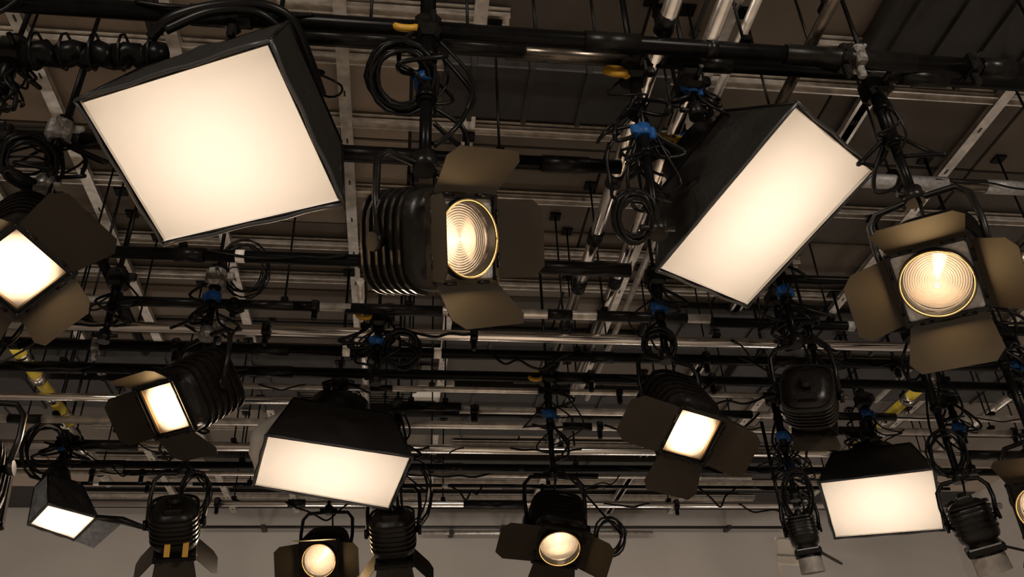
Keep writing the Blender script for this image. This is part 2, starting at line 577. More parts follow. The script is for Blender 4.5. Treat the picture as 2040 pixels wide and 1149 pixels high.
pipe_x(1004, 0.034, M_STEEL, 150, 2000, 'farthest bright silver pipe along the top of the back wall', joints=3)
# pipes on the far wall
def wall_pipe(v, u0, u1, r, m, lab, n=5):
    y = Y1 - 0.16
    a, b = at_y(u0, v, y), at_y(u1, v, y)
    z = at_y(1020, v, y).z
    t = thing('wall_pipe', lab, 'pipe', (a.x, y, z))
    mb = MB()
    mb.tube([(a.x, y, z), (b.x, y, z)], r, 12)
    mb.build('tube', m, t)
    for k in range(n):
        x = a.x + (b.x - a.x) * (k + 0.5) / n
        br = MB()
        br.box((x, y + 0.06, z), AX, (0.06, 0.20, 0.04))
        br.box((x, y, z), AX, (0.05, r * 2.8, r * 2.8))
        br.build('bracket', M_DUCT, t)
wall_pipe(1050, 400, 1560, 0.020, M_DUCT, 'thin dark pipe bracketed on the grey back wall, upper of two')
wall_pipe(1061, 840, 1300, 0.026, M_GALV, 'pale pipe bracketed on the grey back wall, lower of two', 4)

# long pipes running away from the viewer
def pipe_y(u, v, r, m, v0, v1, lab, z=4.62, bands=0, bm=None, name='long_pipe'):
    p = at_z(u, v, z)
    d = V((0, 1, 0))
    # ends: nearest and farthest points given by rows v0 (near) and v1 (far)
    y0, y1 = at_z(u, v0, z).y, at_z(u, v1, z).y
    t = thing(name, lab, 'pipe', (p.x, y0, z))
    mb = MB()
    mb.tube([(p.x, y0, z), (p.x, y1, z)], r, 16)
    mb.build('tube', m, t)
    for k in range(bands):
        y = y0 + (y1 - y0) * (k + 0.5) / bands
        b = MB()
        bl = 0.05
        b.tube([(p.x, y - bl, z), (p.x, y + bl, z)], r * 1.25, 14)
        b.build('band', bm or M_BLACK, t)
    for k in (0.2, 0.8):
        drop_rod(p.x, y0 + (y1 - y0) * k, z, r, t)
    return t
pipe_y(1306, 108, 0.036, M_STEEL, -60, 760, 'bright silver pipe running away, left of the two beside the right softbox', z=4.6, bands=7)
pipe_y(1398, 120, 0.034, M_STEEL, -60, 860, 'bright silver pipe running away and passing behind the right softbox', z=4.62, bands=5)
pipe_y(1470, 90, 0.022, M_GALV, -60, 800, 'thin dull pipe running away right of the two bright ones', z=4.8)
pipe_y(1640, 40, 0.028, M_BRONZE, -60, 300, 'dark pipe running away to the yellow clamp at the top right', z=4.7)
pipe_y(300, 20, 0.036, M_BRONZE, -100, 60, 'short dark pipe end at the top beside the left softbox', z=4.62)
pipe_y(215, 545, 0.030, M_PIPEBLK, 470, 700, 'short black pipe running away right of the lamp at the left edge', z=4.7)
pipe_y(110, 800, 0.040, M_YELLOWP, 690, 840, 'pipe painted yellow running away at the left', z=4.6, bands=4, bm=M_STEEL)
pipe_y(190, 925, 0.040, M_GALV, 845, 962, 'silver continuation of the yellow painted pipe at the left', z=4.6, bands=2)
pipe_y(1768, 830, 0.040, M_YELLOWP, 770, 890, 'pipe painted yellow running away above the far right softbox', z=4.6, bands=3, bm=M_STEEL)
pipe_y(1985, 810, 0.035, M_GALV, 700, 960, 'pale pipe running away at the right above the far right softbox', z=4.9, bands=2)
pipe_y(1960, 830, 0.03, M_GALV, 700, 950, 'pale pipe beside another pale pipe at the far right', z=5.1)
pipe_y(720, 600, 0.026, M_GALV, 560, 900, 'dull pipe running away behind the blue clamps in the middle', z=4.85)
pipe_y(1930, 620, 0.03, M_GALV, 500, 800, 'dull pipe running away behind the round lamp on the right', z=4.9)

# ------------------------------------------------------------------ hanging poles
def cable_path(a, b, sag, wob, n=4):
    a, b = V(a), V(b)
    ps = []
    for k in range(n + 1):
        t = k / n
        p = a.lerp(b, t)
        p.z -= sag * 4 * t * (1 - t)
        if 0 < k < n:
            p += V((random.uniform(-wob, wob), random.uniform(-wob, wob), random.uniform(-wob, wob)))
        ps.append(p)
    return spline(ps, 5)
POLES = []
def pole(bot, label, r=0.03, top=None, blue=False, yellow=False, cables=4, spread=0.22, pale_clamp=False, bluez=None, yz=None, thick_top=False):
    bot = V(bot)
    top = top or ZG + 0.08
    H = top - bot.z
    t = thing('hanging_pole', label, 'pole', (bot.x, bot.y, bot.z))
    mb = MB()
    mb.tube([(bot.x, bot.y, bot.z + H * 0.4), (bot.x, bot.y, top)], r, 14)
    for zz in (0.42, 0.7, 0.97):
        mb.tube([(bot.x, bot.y, bot.z + H * zz), (bot.x, bot.y, bot.z + H * zz + 0.03)], r * 1.25, 14)
    mb.build('outer_tube', M_PIPEBLK, t)
    mb = MB()
    mb.tube([(bot.x, bot.y, bot.z), (bot.x, bot.y, bot.z + H * 0.5)], r * 0.72, 12)
    mb.build('inner_tube', M_PIPEBLK, t)
    mb = MB()
    mb.tube([(bot.x, bot.y, top - 0.02), (bot.x, bot.y, ceil_z(bot.x, bot.y))], r if thick_top else 0.011, 10)
    mb.box((bot.x, bot.y, ceil_z(bot.x, bot.y) - 0.006), AX, (0.09, 0.09, 0.012))
    mb.build('suspension_rod', M_PIPEBLK, t)
    POLES.append((bot.x, bot.y, bot.z, top))
    # clamp: two jaws and a bolt round the grid pipe
    mb = MB()
    mb.box((bot.x, bot.y, top - 0.07), AX, (0.11, 0.12, 0.12), 0.02)
    mb.box((bot.x + 0.07, bot.y, top - 0.05), AX, (0.06, 0.03, 0.05), 0.008)
    mb.tube([(bot.x + 0.02, bot.y - 0.11, top - 0.07), (bot.x + 0.02, bot.y + 0.1, top - 0.07)], 0.012, 8)
    mb.build('pipe_clamp', M_CLAMP if pale_clamp else M_BLACK, t)
    mb = MB()
    mb.tube([(bot.x, bot.y, bot.z - 0.02), (bot.x, bot.y, bot.z + 0.05)], r * 1.4, 12)
    mb.tube([(bot.x - 0.07, bot.y, bot.z + 0.02), (bot.x + 0.07, bot.y, bot.z + 0.02)], 0.012, 8)
    mb.build('spigot', M_CLAMP if pale_clamp else M_BLACK, t)
    if blue:
        z = bluez or bot.z + H * 0.55
        mb = MB()
        mb.tube([(bot.x, bot.y, z - 0.03), (bot.x, bot.y, z + 0.03)], r * 1.5, 12)
        mb.box((bot.x - 0.035, bot.y - 0.02, z), AX, (0.045, 0.025, 0.045), 0.008)
        mb.box((bot.x + 0.035, bot.y - 0.02, z - 0.015), AX, (0.03, 0.025, 0.06), 0.008)
        mb.build('blue_clamp', M_BLUE, t)
    if yellow:
        z = yz or bot.z + H * 0.9
        mb = MB()
        fr = (V((bot.x - 0.09, bot.y - 0.03, z)), V((1, 0, 0)), V((0, 0.5, 0.86)), V((0, -0.86, 0.5)))
        ring = [fr[0] + (fr[1] * math.cos(a) + fr[2] * math.sin(a)) * 0.045 for a in [k * math.pi / 8 for k in range(17)]]
        mb.tube(ring, 0.016, 8)
        mb.box(fr[0] + V((0.05, 0, -0.01)), AX, (0.05, 0.025, 0.05), 0.008)
        mb.build('yellow_hook', M_YELLOW, t)
    for k in range(cables):
        z0 = bot.z + H * random.uniform(0.35, 1.0)
        z1 = bot.z + H * random.uniform(0.12, 0.75)
        an = random.uniform(0, 6.28)
        p = []
        for q in range(5):
            tt = q / 4
            rr = spread * math.sin(math.pi * tt) * random.uniform(0.5, 1.1) + r
            an += random.uniform(-0.5, 0.9)
            p.append(V((bot.x + rr * math.cos(an), bot.y + rr * math.sin(an) * 0.6, z0 + (z1 - z0) * tt - 0.10 * math.sin(math.pi * tt))))
        mb = MB()
        mb.tube(spline(p, 5), random.choice((0.006, 0.008, 0.010)), 6)
        mb.build('cable', M_CABLE, t)
    return t

# ------------------------------------------------------------------ barn-door lamps
def superring(c, X, Y, hw, hh, n=4.0, seg=28):
    out = []
    for k in range(seg):
        a = 2 * math.pi * k / seg
        ca, sa = math.cos(a), math.sin(a)
        x = math.copysign(abs(ca) ** (2 / n), ca) * hw
        y = math.copysign(abs(sa) ** (2 / n), sa) * hh
        out.append(c + X * x + Y * y)
    return out
def frame_from(c, fwd, upv):
    Z = V(fwd).normalized()
    Y = V(upv) - Z * V(upv).dot(Z)
    Y.normalize()
    return c, Y.cross(Z), Y, Z
def lamp(c, fwd, upv, label, S=0.28, doors=None, lit=True, window=False, pale=False, power=1.6, body=1.05, name='barn_door_lamp',
         group=None, beam=1.0, crown=None, yoke_drop=0.34, fins=6, dm=None, shell=None):
    c = V(c)
    fr = frame_from(c, fwd, upv)
    c, X, Y, Z = fr
    t = thing(name, label, 'lamp', c, group)
    h = S / 2
    pm = M_PLATE if pale else M_BLACK
    shell = shell or M_HOUSING
    # front plate with its opening
    seg = 48
    R = 0.43 * S
    rim_o, rim_i = [], []
    for k in range(seg):
        a = 2 * math.pi * k / seg
        ca, sa = math.cos(a), math.sin(a)
        q = h / max(abs(ca), abs(sa))
        rim_o.append((ca * q, sa * q))
        if window:
            rim_i.append((ca * q * 0.88, sa * q * 0.88))
        else:
            rim_i.append((ca * R * 1.03, sa * R * 1.03))
    mb = MB()
    P = lambda xy, z: c + X * xy[0] + Y * xy[1] + Z * z
    rings = [[P(p, -0.006) for p in rim_i], [P(p, 0.006) for p in rim_i], [P(p, 0.006) for p in rim_o], [P(p, -0.02) for p in rim_o], [P(p, -0.02) for p in rim_i]]
    for a, b in zip(rings[:-1], rings[1:]):
        mb.loft([a, b])
    mb.build('front_plate', pm, t)
    # frame channel round the plate (holds the doors)
    mb = MB()
    for sx, sy, ax in ((0, 1, X), (0, -1, X), (1, 0, Y), (-1, 0, Y)):
        cc = c + X * (sx * h * 1.02) + Y * (sy * h * 1.02) + Z * 0.004
        mb.box(cc, (ax, Z.cross(ax), Z), (S * 1.1, 0.016, 0.03))
    for sx in (-1, 1):
        for sy in (-1, 1):
            mb.tube([c + X * sx * h * 0.98 + Y * sy * h * 0.98 - Z * 0.02, c + X * sx * h * 0.98 + Y * sy * h * 0.98 + Z * 0.028], 0.008, 8)
    mb.build('door_frame', M_BLACK, t)
    if not window:
        mb = MB()
        mb.lathe([(R * 1.13, 0.006), (R * 1.13, 0.034), (R * 1.03, 0.034), (R * 1.03, -0.03)], fr, 48)
        mb.build('lens_ring', M_BLACK, t)
        mb = MB()
        rr = [c + Z * 0.036 + (X * math.cos(k * math.pi / 24) + Y * math.sin(k * math.pi / 24)) * R * 1.08 for k in range(49)]
        mb.tube(rr, 0.004, 6)
        mb.build('retaining_ring', M_BRASS if lit else M_BLACK, t)
        # stepped lens
        N = 14
        prof = []
        for k in range(N * 8 + 1):
            r0 = max(1e-4, R * k / (N * 8))
            prof.append((r0, -0.014 + 0.50 * R / N * (1 - math.cos(2 * math.pi * k / 8)) / 2))
        mb = MB()
        mb.lathe(prof, fr, 72, sharp=False)
        mb.build('fresnel_lens', M_LENS, t)
    else:
        q = h * 0.88
        mb = MB()
        n = 8
        g = [[c + X * (-q + 2 * q * i / n) + Y * (-q + 2 * q * j / n) - Z * 0.022 for i in range(n + 1)] for j in range(n + 1)]
        mb.loft(g, closed=False, smooth=True)
        mb.build('frosted_pane', M_FROST, t)
        mb = MB()
        for sx, sy, ax in ((0, 1, X), (0, -1, X), (1, 0, Y), (-1, 0, Y)):
            cc = c + X * (sx * h * 0.91) + Y * (sy * h * 0.91) - Z * 0.012
            mb.box(cc, (ax, Z.cross(ax), Z), (S * 0.92, 0.008, 0.03))
        mb.build('window_surround', M_BRASS, t)
    if pale and not lit:
        mb = MB()
        mb.lathe([(R * 1.1, 0.006), (R * 1.16, 0.10), (R * 1.18, 0.14), (R * 1.10, 0.14), (R * 1.05, 0.006)], fr, 32)
        mb.build('snoot', M_SNOOT, t)
    # housing: barrel then finned box, open at the front
    L = body * S
    secs = [(-0.012, 0.47, 2.3), (-0.05, 0.48, 2.3), (-0.055, 0.56, 2.8), (-0.08, 0.60, 3.4), (-0.08 - L * 0.75, 0.60, 3.4), (-0.08 - L * 0.92, 0.50, 3.0), (-0.08 - L, 0.36, 2.6)]
    if window:
        secs[0] = (-0.012, 0.49, 8)
        secs[1] = (-0.05, 0.50, 8)
    mb = MB()
    mb.loft([superring(c + Z * z, X, Y, S * k, S * k * 1.06, n) for z, k, n in secs], True, False, True, True)
    mb.build('housing', shell, t)
    for k in range(fins):
        z = -0.11 - L * 0.70 * k / max(1, fins - 1)
        fb = MB()
        o1 = superring(c + Z * z, X, Y, S * 0.645, S * 0.68, 3.4)
        o2 = superring(c + Z * (z - 0.012), X, Y, S * 0.645, S * 0.68, 3.4)
        i1 = superring(c + Z * z, X, Y, S * 0.59, S * 0.62, 3.4)
        i2 = superring(c + Z * (z - 0.012), X, Y, S * 0.59, S * 0.62, 3.4)
        fb.loft([i1, o1, o2, i2])
        fb.build('cooling_fin', shell, t)
    mb = MB()
    zb = -0.08 - L
    mb.lathe([(S * 0.16, zb), (S * 0.16, zb - 0.03), (S * 0.10, zb - 0.05), (0.001, zb - 0.05)], fr, 16)
    mb.box(c + Z * (zb + 0.02) - Y * S * 0.38, (X, Y, Z), (S * 0.5, S * 0.16, 0.10), 0.01)
    mb.build('rear_cap', M_BLACK, t)
    # reflector and bulb
    mb = MB()
    mb.lathe([(0.40 * S, -0.055), (0.40 * S, -0.14), (0.30 * S, -0.20), (0.15 * S, -0.235), (0.001, -0.24)], fr, 24, sharp=False)
    mb.build('reflector', M_REFL if not window else M_LINING, t)
    if lit:
        point(c - Z * 0.155, power, WARM, 0.045 if window else 0.018, t)
        spot(c + Z * 0.30, Z, BEAM * beam, (1.0, 0.80, 0.60), 100, t)
        disk(c + Z * 0.034, Z, X, GLOW, S * 0.8, (1.0, 0.62, 0.27), t)
    # barn doors
    if doors is None:
        doors = ((40, 0.19), (40, 0.20), (40, 0.19), (40, 0.20))
    names = ((Y, X), (X, Y), (-Y, X), (-X, Y))
    for (out, al), dd in zip(names, doors):
        if dd is None:
            continue
        ph, ln = dd[0], dd[1]
        ph = math.radians(ph)
        dirv = Z * math.cos(ph) + out * math.sin(ph)
        nrm = out * math.cos(ph) - Z * math.sin(ph)
        base = c + out * h * 1.06 + Z * 0.018
        wide = out is Y or (out + Y).length < 1e-6
        w0 = h * 0.98
        w1 = h * (1.18 if wide else 0.98)
        cc = ln * 0.22
        poly = [base - al * w0, base + al * w0, base + al * w1 + dirv * (ln - cc), base + al * (w1 - cc * 0.8) + dirv * ln,
                base - al * (w1 - cc * 0.8) + dirv * ln, base - al * w1 + dirv * (ln - cc)]
        mb = MB()
        mb.plate(poly, nrm, 0.003)
        dob = mb.build('barn_door', dm or M_DOOR, t)
        for s_ in (-0.55, 0.55):
            mb = MB()
            mb.tube([base + al * (w0 * s_ - 0.025), base + al * (w0 * s_ + 0.025)], 0.007, 8)
            mb.build('hinge', M_BLACK, dob)
    # yoke
    piv = c - Z * (0.08 + L * 0.42)
    sgn = 1
    a1, a2 = piv - X * S * 0.70, piv + X * S * 0.70
    top = V((piv.x, piv.y, piv.z + yoke_drop))
    hx = V((X.x, X.y, 0))
    hx = hx.normalized() if hx.length > 1e-3 else V((1, 0, 0))
    b1, b2 = top - hx * S * 0.72 - V((0, 0, 0.03)), top + hx * S * 0.72 - V((0, 0, 0.03))
    pts = [a1, a1.lerp(b1, 0.5) - hx * 0.01, b1 - V((0, 0, 0.03)), b1 + hx * 0.04 + V((0, 0, 0.02)), top, b2 - hx * 0.04 + V((0, 0, 0.02)), b2 - V((0, 0, 0.03)), a2.lerp(b2, 0.5) + hx * 0.01, a2]
    mb = MB()
    mb.tube(pts, 0.014, 8)
    mb.build('yoke', M_BLACK, t)
    for sx in (-1, 1):
        mb = MB()
        mb.tube([piv + X * sx * S * 0.60, piv + X * sx * S * 0.70, piv + X * sx * S * 0.71, piv + X * sx * S * 0.80], [0.018, 0.018, 0.034, 0.034], 10)
        mb.build('pivot_knob', M_BLACK, t)
    # power cord
    z0 = c + Z * (zb - 0.03)
    mb = MB()
    mb.tube(cable_path(z0, top + V((0.03, 0, 0.05)), 0.16, 0.05), 0.008, 6)
    mb.build('power_cord', M_CABLE, t)
    return t, top

def imgvec(c, right=0.0, up=0.0, tocam=0.0):
    """direction at c made of picture-right, picture-up and towards-the-viewer shares"""
    tc = (CAM - V(c)).normalized()
    r = (RW @ V((1, 0, 0)))
    r = (r - tc * r.dot(tc)).normalized()
    u = tc.cross(r)
    return r * right + u * up + tc * tocam

# middle round lamp
c = at_d(921, 476, 2.96)
t, top = lamp(c, (0.632, -0.659, -0.408), (-0.065, -0.57, 0.819), 'large round glass lamp with four open barn doors in the middle of the studio', pale=True,
              doors=((47, 0.19), (80, 0.205), (47, 0.19), (28, 0.20)), power=2.2)
pole(top, 'thick black pole carrying the middle round lamp', r=0.034, blue=True, cables=7, yellow=True, thick_top=True)
# right round lamp
c = at_d(1867, 560, 3.72)
t, top = lamp(c, imgvec(c, -0.02, -0.30, 0.95), imgvec(c, -0.25, 0.97, 0.0), 'round glass lamp glowing on the right with four brown lit barn doors', pale=True,
              doors=((46, 0.19), (47, 0.20), (42, 0.21), (47, 0.21)), power=1.75)
pole(top, 'black pole carrying the right round lamp', r=0.03, cables=5)
# lamp cut by the left edge
c = at_d(34, 537, 4.1)
t, top = lamp(c, imgvec(c, -0.12, -0.42, 0.9), imgvec(c, 0.70, 0.72, 0.0), 'lamp with bright window cut off by the left edge, barn doors open', window=True, S=0.29,
              doors=((80, 0.24), (45, 0.17), (60, 0.15), (45, 0.17)), power=3.5, beam=0.03)
pole(top, 'black pole above the lamp at the left edge', r=0.03, cables=7, pale_clamp=True)
# square lamp at lower left
c = at_d(329, 813, 4.95)
t, top = lamp(c, (-0.489, -0.521, -0.699), (-0.393, -0.584, 0.71), 'lamp with a square glowing window and dark finned body beside the wide softbox', window=True, S=0.28,
              doors=((38, 0.14), (52, 0.15), (118, 0.20), (80, 0.22)), power=3.5, body=1.3, beam=0.15)
pole(top, 'black pole with blue clamp above the square windowed lamp at left', blue=True, cables=6, pale_clamp=True)
# square lamp at lower right
c = at_d(1378, 866, 4.8)
t, top = lamp(c, (0.12, -0.591, -0.798), (0.32, -0.74, 0.60), 'lamp with a square glowing window hanging below the right softbox', window=True, S=0.28,
              doors=((14, 0.17), (70, 0.21), (80, 0.2), (95, 0.27)), power=3.5, body=1.3)
pole(top, 'black pole with blue clamp above the square windowed lamp at right', blue=True, cables=6)
# far round lamps
c = at_d(637, 1115, 7.3)
t, top = lamp(c, (-0.115, -0.862, -0.493), (-0.081, -0.486, 0.87), 'small far round lamp at the bottom below the wide softbox', power=2.7,
              doors=((15, 0.20), (60, 0.2), (60, 0.2), (60, 0.2)))
pole(top, 'thin black pole carrying the small far round lamp', cables=4, r=0.022)
c = at_d(1114, 1086, 5.84)
t, top = lamp(c, (-0.057, -0.582, -0.811), (0.138, -0.81, 0.571), 'round lamp near the bottom middle with ringed glass and tilted barn doors', power=2.7,
              doors=((30, 0.20), (60, 0.2), (70, 0.2), (85, 0.25)))
pole(top, 'black pole with blue clamp and yellow hook above the bottom middle lamp', blue=True, yellow=True, cables=7, r=0.026)
# lamp cut by the right edge
c = at_d(2082, 1012, 5.6)
t, top = lamp(c, imgvec(c, -0.25, -0.3, 0.9), imgvec(c, -0.1, 1, 0), 'lit lamp cut off by the right edge in front of the pale wall', power=2.7,
              doors=((60, 0.18), (60, 0.2), (50, 0.2), None))
pole(top, 'black pole carrying the lamp cut off by the right edge', cables=4)
# unlit lamps
c = at_d(350, 1090, 6.4)
t, top = lamp(c, imgvec(c, 0.1, -0.75, -0.55), imgvec(c, 0, 0.6, -0.7), 'unlit dark lamp seen from behind with yellow stripes, bottom left', lit=False, S=0.24)
yb = MB()
for dx in (-0.05, 0.06):
    yb.box(c + imgvec(c, dx, 0.02, 0.2), (imgvec(c, 1, 0, 0), imgvec(c, 0, 1, 0), imgvec(c, 0, 0, 1)), (0.035, 0.16, 0.02))
yb.build('yellow_stripe', M_YELLOW, t)
pole(top, 'black pole with small blue clamp above the unlit lamp at bottom left', blue=True, cables=8)
c = at_d(787, 1108, 6.6)
t, top = lamp(c, imgvec(c, 0.1, -0.8, -0.45), imgvec(c, 0, 0.6, -0.7), 'unlit dark lamp seen from behind below the right end of the wide softbox', lit=False, S=0.25)
pole(top, 'black pole with small blue clamp between the two far lamps', blue=True, cables=7)
c = at_d(1622, 828, 5.2)
t, top = lamp(c, imgvec(c, 0.1, -0.5, -0.8), imgvec(c, 0, 0.9, -0.4), 'unlit black lamp hanging between the two right softboxes', lit=False, S=0.22, doors=((60, .08), None, (60, .08), None))
pole(top, 'black pole of the unlit lamp between the two right softboxes', blue=True, cables=7)
c = at_d(1962, 1092, 6.2)
t, top = lamp(c, imgvec(c, 0.25, -0.9, -0.1), imgvec(c, -0.1, 0.2, -0.9), 'unlit black lamp with a pale front right of the far softbox', lit=False, pale=True, S=0.20, yoke_drop=0.26,
              doors=(None, None, None, (60, 0.15)))
pole(top, 'black pole of the unlit lamp right of the far softbox', cables=6)
c = at_d(1610, 1100, 6.8)
t, top = lamp(c, imgvec(c, 0.15, -0.9, 0.1), imgvec(c, 0, 0.2, 0.9), 'small unlit lamp at the left end of the far right softbox', lit=False, pale=True, S=0.165, yoke_drop=0.24,
              doors=(None, (50, 0.15), None, None))
pole(top, 'black pole of the small unlit lamp left of the far right softbox', blue=True, cables=7)
c = at_d(-60, 1000, 4.6)
t, top = lamp(c, imgvec(c, 0.3, -0.5, -0.7), imgvec(c, 0, 0.9, -0.4), 'unlit dark lamp cut off by the left edge near the bottom', lit=False, S=0.28, doors=(None, None, None, None))
pole(top, 'black pole with blue clamp left of the yellow painted pipe', cables=8, blue=True)

# ------------------------------------------------------------------ softboxes
def softbox(quad, cpt, n, depth, back, label, power, skew=(0, 0), lampd=0.42, side_mat=None, wr=0.010, flapside=None, head=True, bow=0.0, bulge={}):
    n = V(n).normalized()
    q = [on_plane(u, v, cpt, n) for u, v in quad]       # TL TR BR BL
    ctr = sum(q, V()) / 4
    t = thing('softbox', label, 'softbox', ctr)
    ex = ((q[1] - q[0]) + (q[2] - q[3])).normalized()
    ey = n.cross(ex)
    bq = [ctr + (p - ctr) * back - n * depth + ex * skew[0] + ey * skew[1] for p in q]
    names = ('top_panel', 'side_panel', 'bottom_panel', 'side_panel')
    NU, NV = 14, 8
    for k in range(4):
        a, b = q[k], q[(k + 1) % 4]
        a2, b2 = bq[k], bq[(k + 1) % 4]
        out = ((a + b) / 2 - ctr).normalized()
        ph = random.uniform(0, 6)
        grid = []
        for j in range(NV + 1):
            tv = j / NV
            row = []
            for i in range(NU + 1):
                tu = i / NU
                p = a.lerp(b, tu).lerp(a2.lerp(b2, tu), tv)
                fold = math.sin(tu * 9 + ph + tv * 3) * math.sin(tv * 7 + ph * 2) + 0.6 * math.sin(tu * 21 + tv * 11 + ph)
                env = math.sin(math.pi * min(1, tv * 1.0)) * (min(1, 6 * tu, 6 * (1 - tu)))
                bul = bulge.get(k, 0.05) * math.sin(math.pi * tv) * math.sin(math.pi * tu)
                p = p + out * (fold * wr * env + bul * depth)
                row.append(p)
            grid.append(row)
        mb = MB()
        mb.loft(grid, closed=False, smooth=True)
        inner = [[p - out * 0.012 for p in row] for row in grid]
        mb.loft([r[::-1] for r in inner], closed=False, smooth=True)
        fm = M_FABRIC
        if side_mat and k in side_mat:
            fm = side_mat[k]
        o = mb.build(names[k], fm, t)
        lin = MB()
        lin.loft([[p - out * 0.016 for p in row] for row in grid], closed=False, smooth=True)
        lin.build('silver_lining', M_LINING, o)
    mb = MB()
    mb.loft([[bq[0], bq[1]], [bq[3], bq[2]]], closed=False)
    mb.loft([[p - n * 0.02 for p in (bq[1], bq[0])], [p - n * 0.02 for p in (bq[2], bq[3])]], closed=False)
    mb.build('back_panel', M_FABRIC, t)
    # diffusion cloth
    G = 16
    rows = []
    for j in range(G + 1):
        row = []
        for i in range(G + 1):
            tu, tv = i / G, j / G
            p = q[0].lerp(q[1], tu).lerp(q[3].lerp(q[2], tu), tv)
            p = ctr + (p - ctr) * 0.985 - n * 0.012 + n * (bow * math.sin(math.pi * tu) * math.sin(math.pi * tv))
            row.append(p)
        rows.append(row)
    mb = MB()
    mb.loft(rows, closed=False, smooth=True)
    mb.build('diffusion_cloth', M_DIFF, t)
    # front edge piping, one tube per edge, slightly slack
    for k in range(4):
        a, b = q[k], q[(k + 1) % 4]
        out = ((a + b) / 2 - ctr).normalized()
        mb = MB()
        mb.tube([a.lerp(b, s / 10) + out * (0.004 * math.sin(s * 1.7 + k)) for s in range(11)], 0.008, 8)
        mb.build('edge_piping', M_PIPING, t)
    # ribs of the frame at the corners
    for k in range(4):
        mb = MB()
        mb.tube([q[k], q[k].lerp(bq[k], 0.5), bq[k]], 0.007, 6)
        mb.build('frame_rod', M_BLACK, t)
    bc = sum(bq, V()) / 4
    if head:
        mb = MB()
        fr = frame_from(bc, -n, ex)
        s_ = (q[1] - q[0]).length * 0.2
        mb.loft([superring(bc - n * z, fr[1], fr[2], s_ * k, s_ * k, 3) for z, k in ((0.0, 1.05), (0.03, 1.1), (0.14, 1.1), (0.17, 0.8))], True, False, True, True)
        mb.build('lamp_head', M_HOUSING, t)
    # lamps inside
    w_ = (q[1] - q[0]).length
    h_ = (q[3] - q[0]).length
    vx = (q[1] - q[0] + q[2] - q[3]) / 2
    vy = (q[3] - q[0] + q[2] - q[1]) / 2
    dd = min(lampd, depth * 0.9)
    for i in (-1, 1):
        for j in (-1, 1):
            point(ctr - n * dd + vx * 0.14 * i + vy * 0.14 * j, power, SOFTC, 0.05, t)
    return t, bc - n * 0.1, q, bq

def hanger(bc, label, spread=0.16, **kw):
    """two-legged bracket from the head to the pole"""
    pass

def yoke_for(t, q, bq, top, r=0.012):
    m1 = (q[0] + q[3] + bq[0] + bq[3]) / 4
    m2 = (q[1] + q[2] + bq[1] + bq[2]) / 4
    mb = MB()
    mb.tube([m1, m1.lerp(top, 0.55) + V((0, 0, 0.04)), top, m2.lerp(top, 0.55) + V((0, 0, 0.04)), m2], r, 8)
    mb.build('yoke', M_BLACK, t)

# big softbox, left
t, bc, q, bq = softbox([(150, 200), (537, 79), (685, 405), (325, 488)], (-0.752, 2.605, 3.867), (-0.246, -0.37, -0.896), 0.34, 0.80,
                       'largest softbox with a nearly square glowing face at upper left', 1.62, skew=(0.0, 0.05))
top = bc + V((0.04, 0.08, 0.20))
pole(top, 'short black pole above the largest softbox', r=0.034, cables=6, yellow=True, spread=0.3)
# right softbox
t, bc, q, bq = softbox([(1308, 538), (1587, 205), (1745, 338), (1488, 612)], (1.633, 3.031, 4.01), (0.401, -0.228, -0.887), 0.40, 0.55,
                       'tilted softbox with a long glowing face at upper right', 2.05, wr=0.022)
top = bc + V((-0.06, 0.04, 0.13))
pole(top, 'short black pole with blue clamp and yellow hook above the tilted softbox', r=0.034, cables=8, blue=True, yellow=True, spread=0.3)
# wide softbox, lower middle
t, bc, q, bq = softbox([(530, 866), (822, 910), (777, 1015), (503, 968)], (-0.464, 5.66, 3.783), (0.0, -0.32, -0.947), 0.42, 0.72,
                       'wide softbox with dark top fabric at the lower middle', 2.4, bulge={3: 0.35}, bow=0.02, wr=0.014, side_mat={3: M_LINING})
top = V((bc.x, bc.y, bc.z + 0.22))
yoke_for(t, q, bq, top)
pole(top, 'black pole with blue clamp holding the wide softbox bracket', r=0.032, cables=8, blue=True)
# far right softbox
t, bc, q, bq = softbox([(1630, 960), (1862, 933), (1884, 1056), (1662, 1073)], (3.734, 6.296, 3.794), (-0.31, -0.40, -0.86), 0.42, 0.72,
                       'far softbox with glowing face at the lower right', 1.85, wr=0.012)
top = V((bc.x, bc.y, bc.z + 0.15))
yoke_for(t, q, bq, top)
pole(top, 'black pole holding the far right softbox', r=0.03, cables=8, blue=True)
# small far left softbox with its side flap
t, bc, q, bq = softbox([(95, 1003), (195, 1030), (148, 1076), (55, 1045)], (-2.49, 6.75, 3.81), (0.39, -0.327, -0.861), 0.36, 0.7,
                       'smallest softbox with a grey side flap at the lower left', 1.6, wr=0.02, side_mat={3: M_FABGREY})
top = V((bc.x, bc.y, bc.z + 0.08))
yoke_for(t, q, bq, top)
pole(top, 'black pole with blue clamp above the smallest softbox', r=0.026, cables=8, blue=True)
e = q[1]
arm_end = at_d(310, 1058, 7.4)
mb = MB()
mb.tube([e, e.lerp(arm_end, 0.4) + V((0, 0, 0.02)), arm_end], [0.02, 0.03, 0.012], 8)
mb.build('support_arm', M_BLACK, t)
mb = MB()
mb.plate([q[1], q[2], q[2] + (arm_end - e) * 0.35 + V((0, 0, -0.02)), q[1].lerp(arm_end, 0.42)], V((0, -0.3, -1)), 0.003)
mb.build('open_flap', M_FABGREY, t)

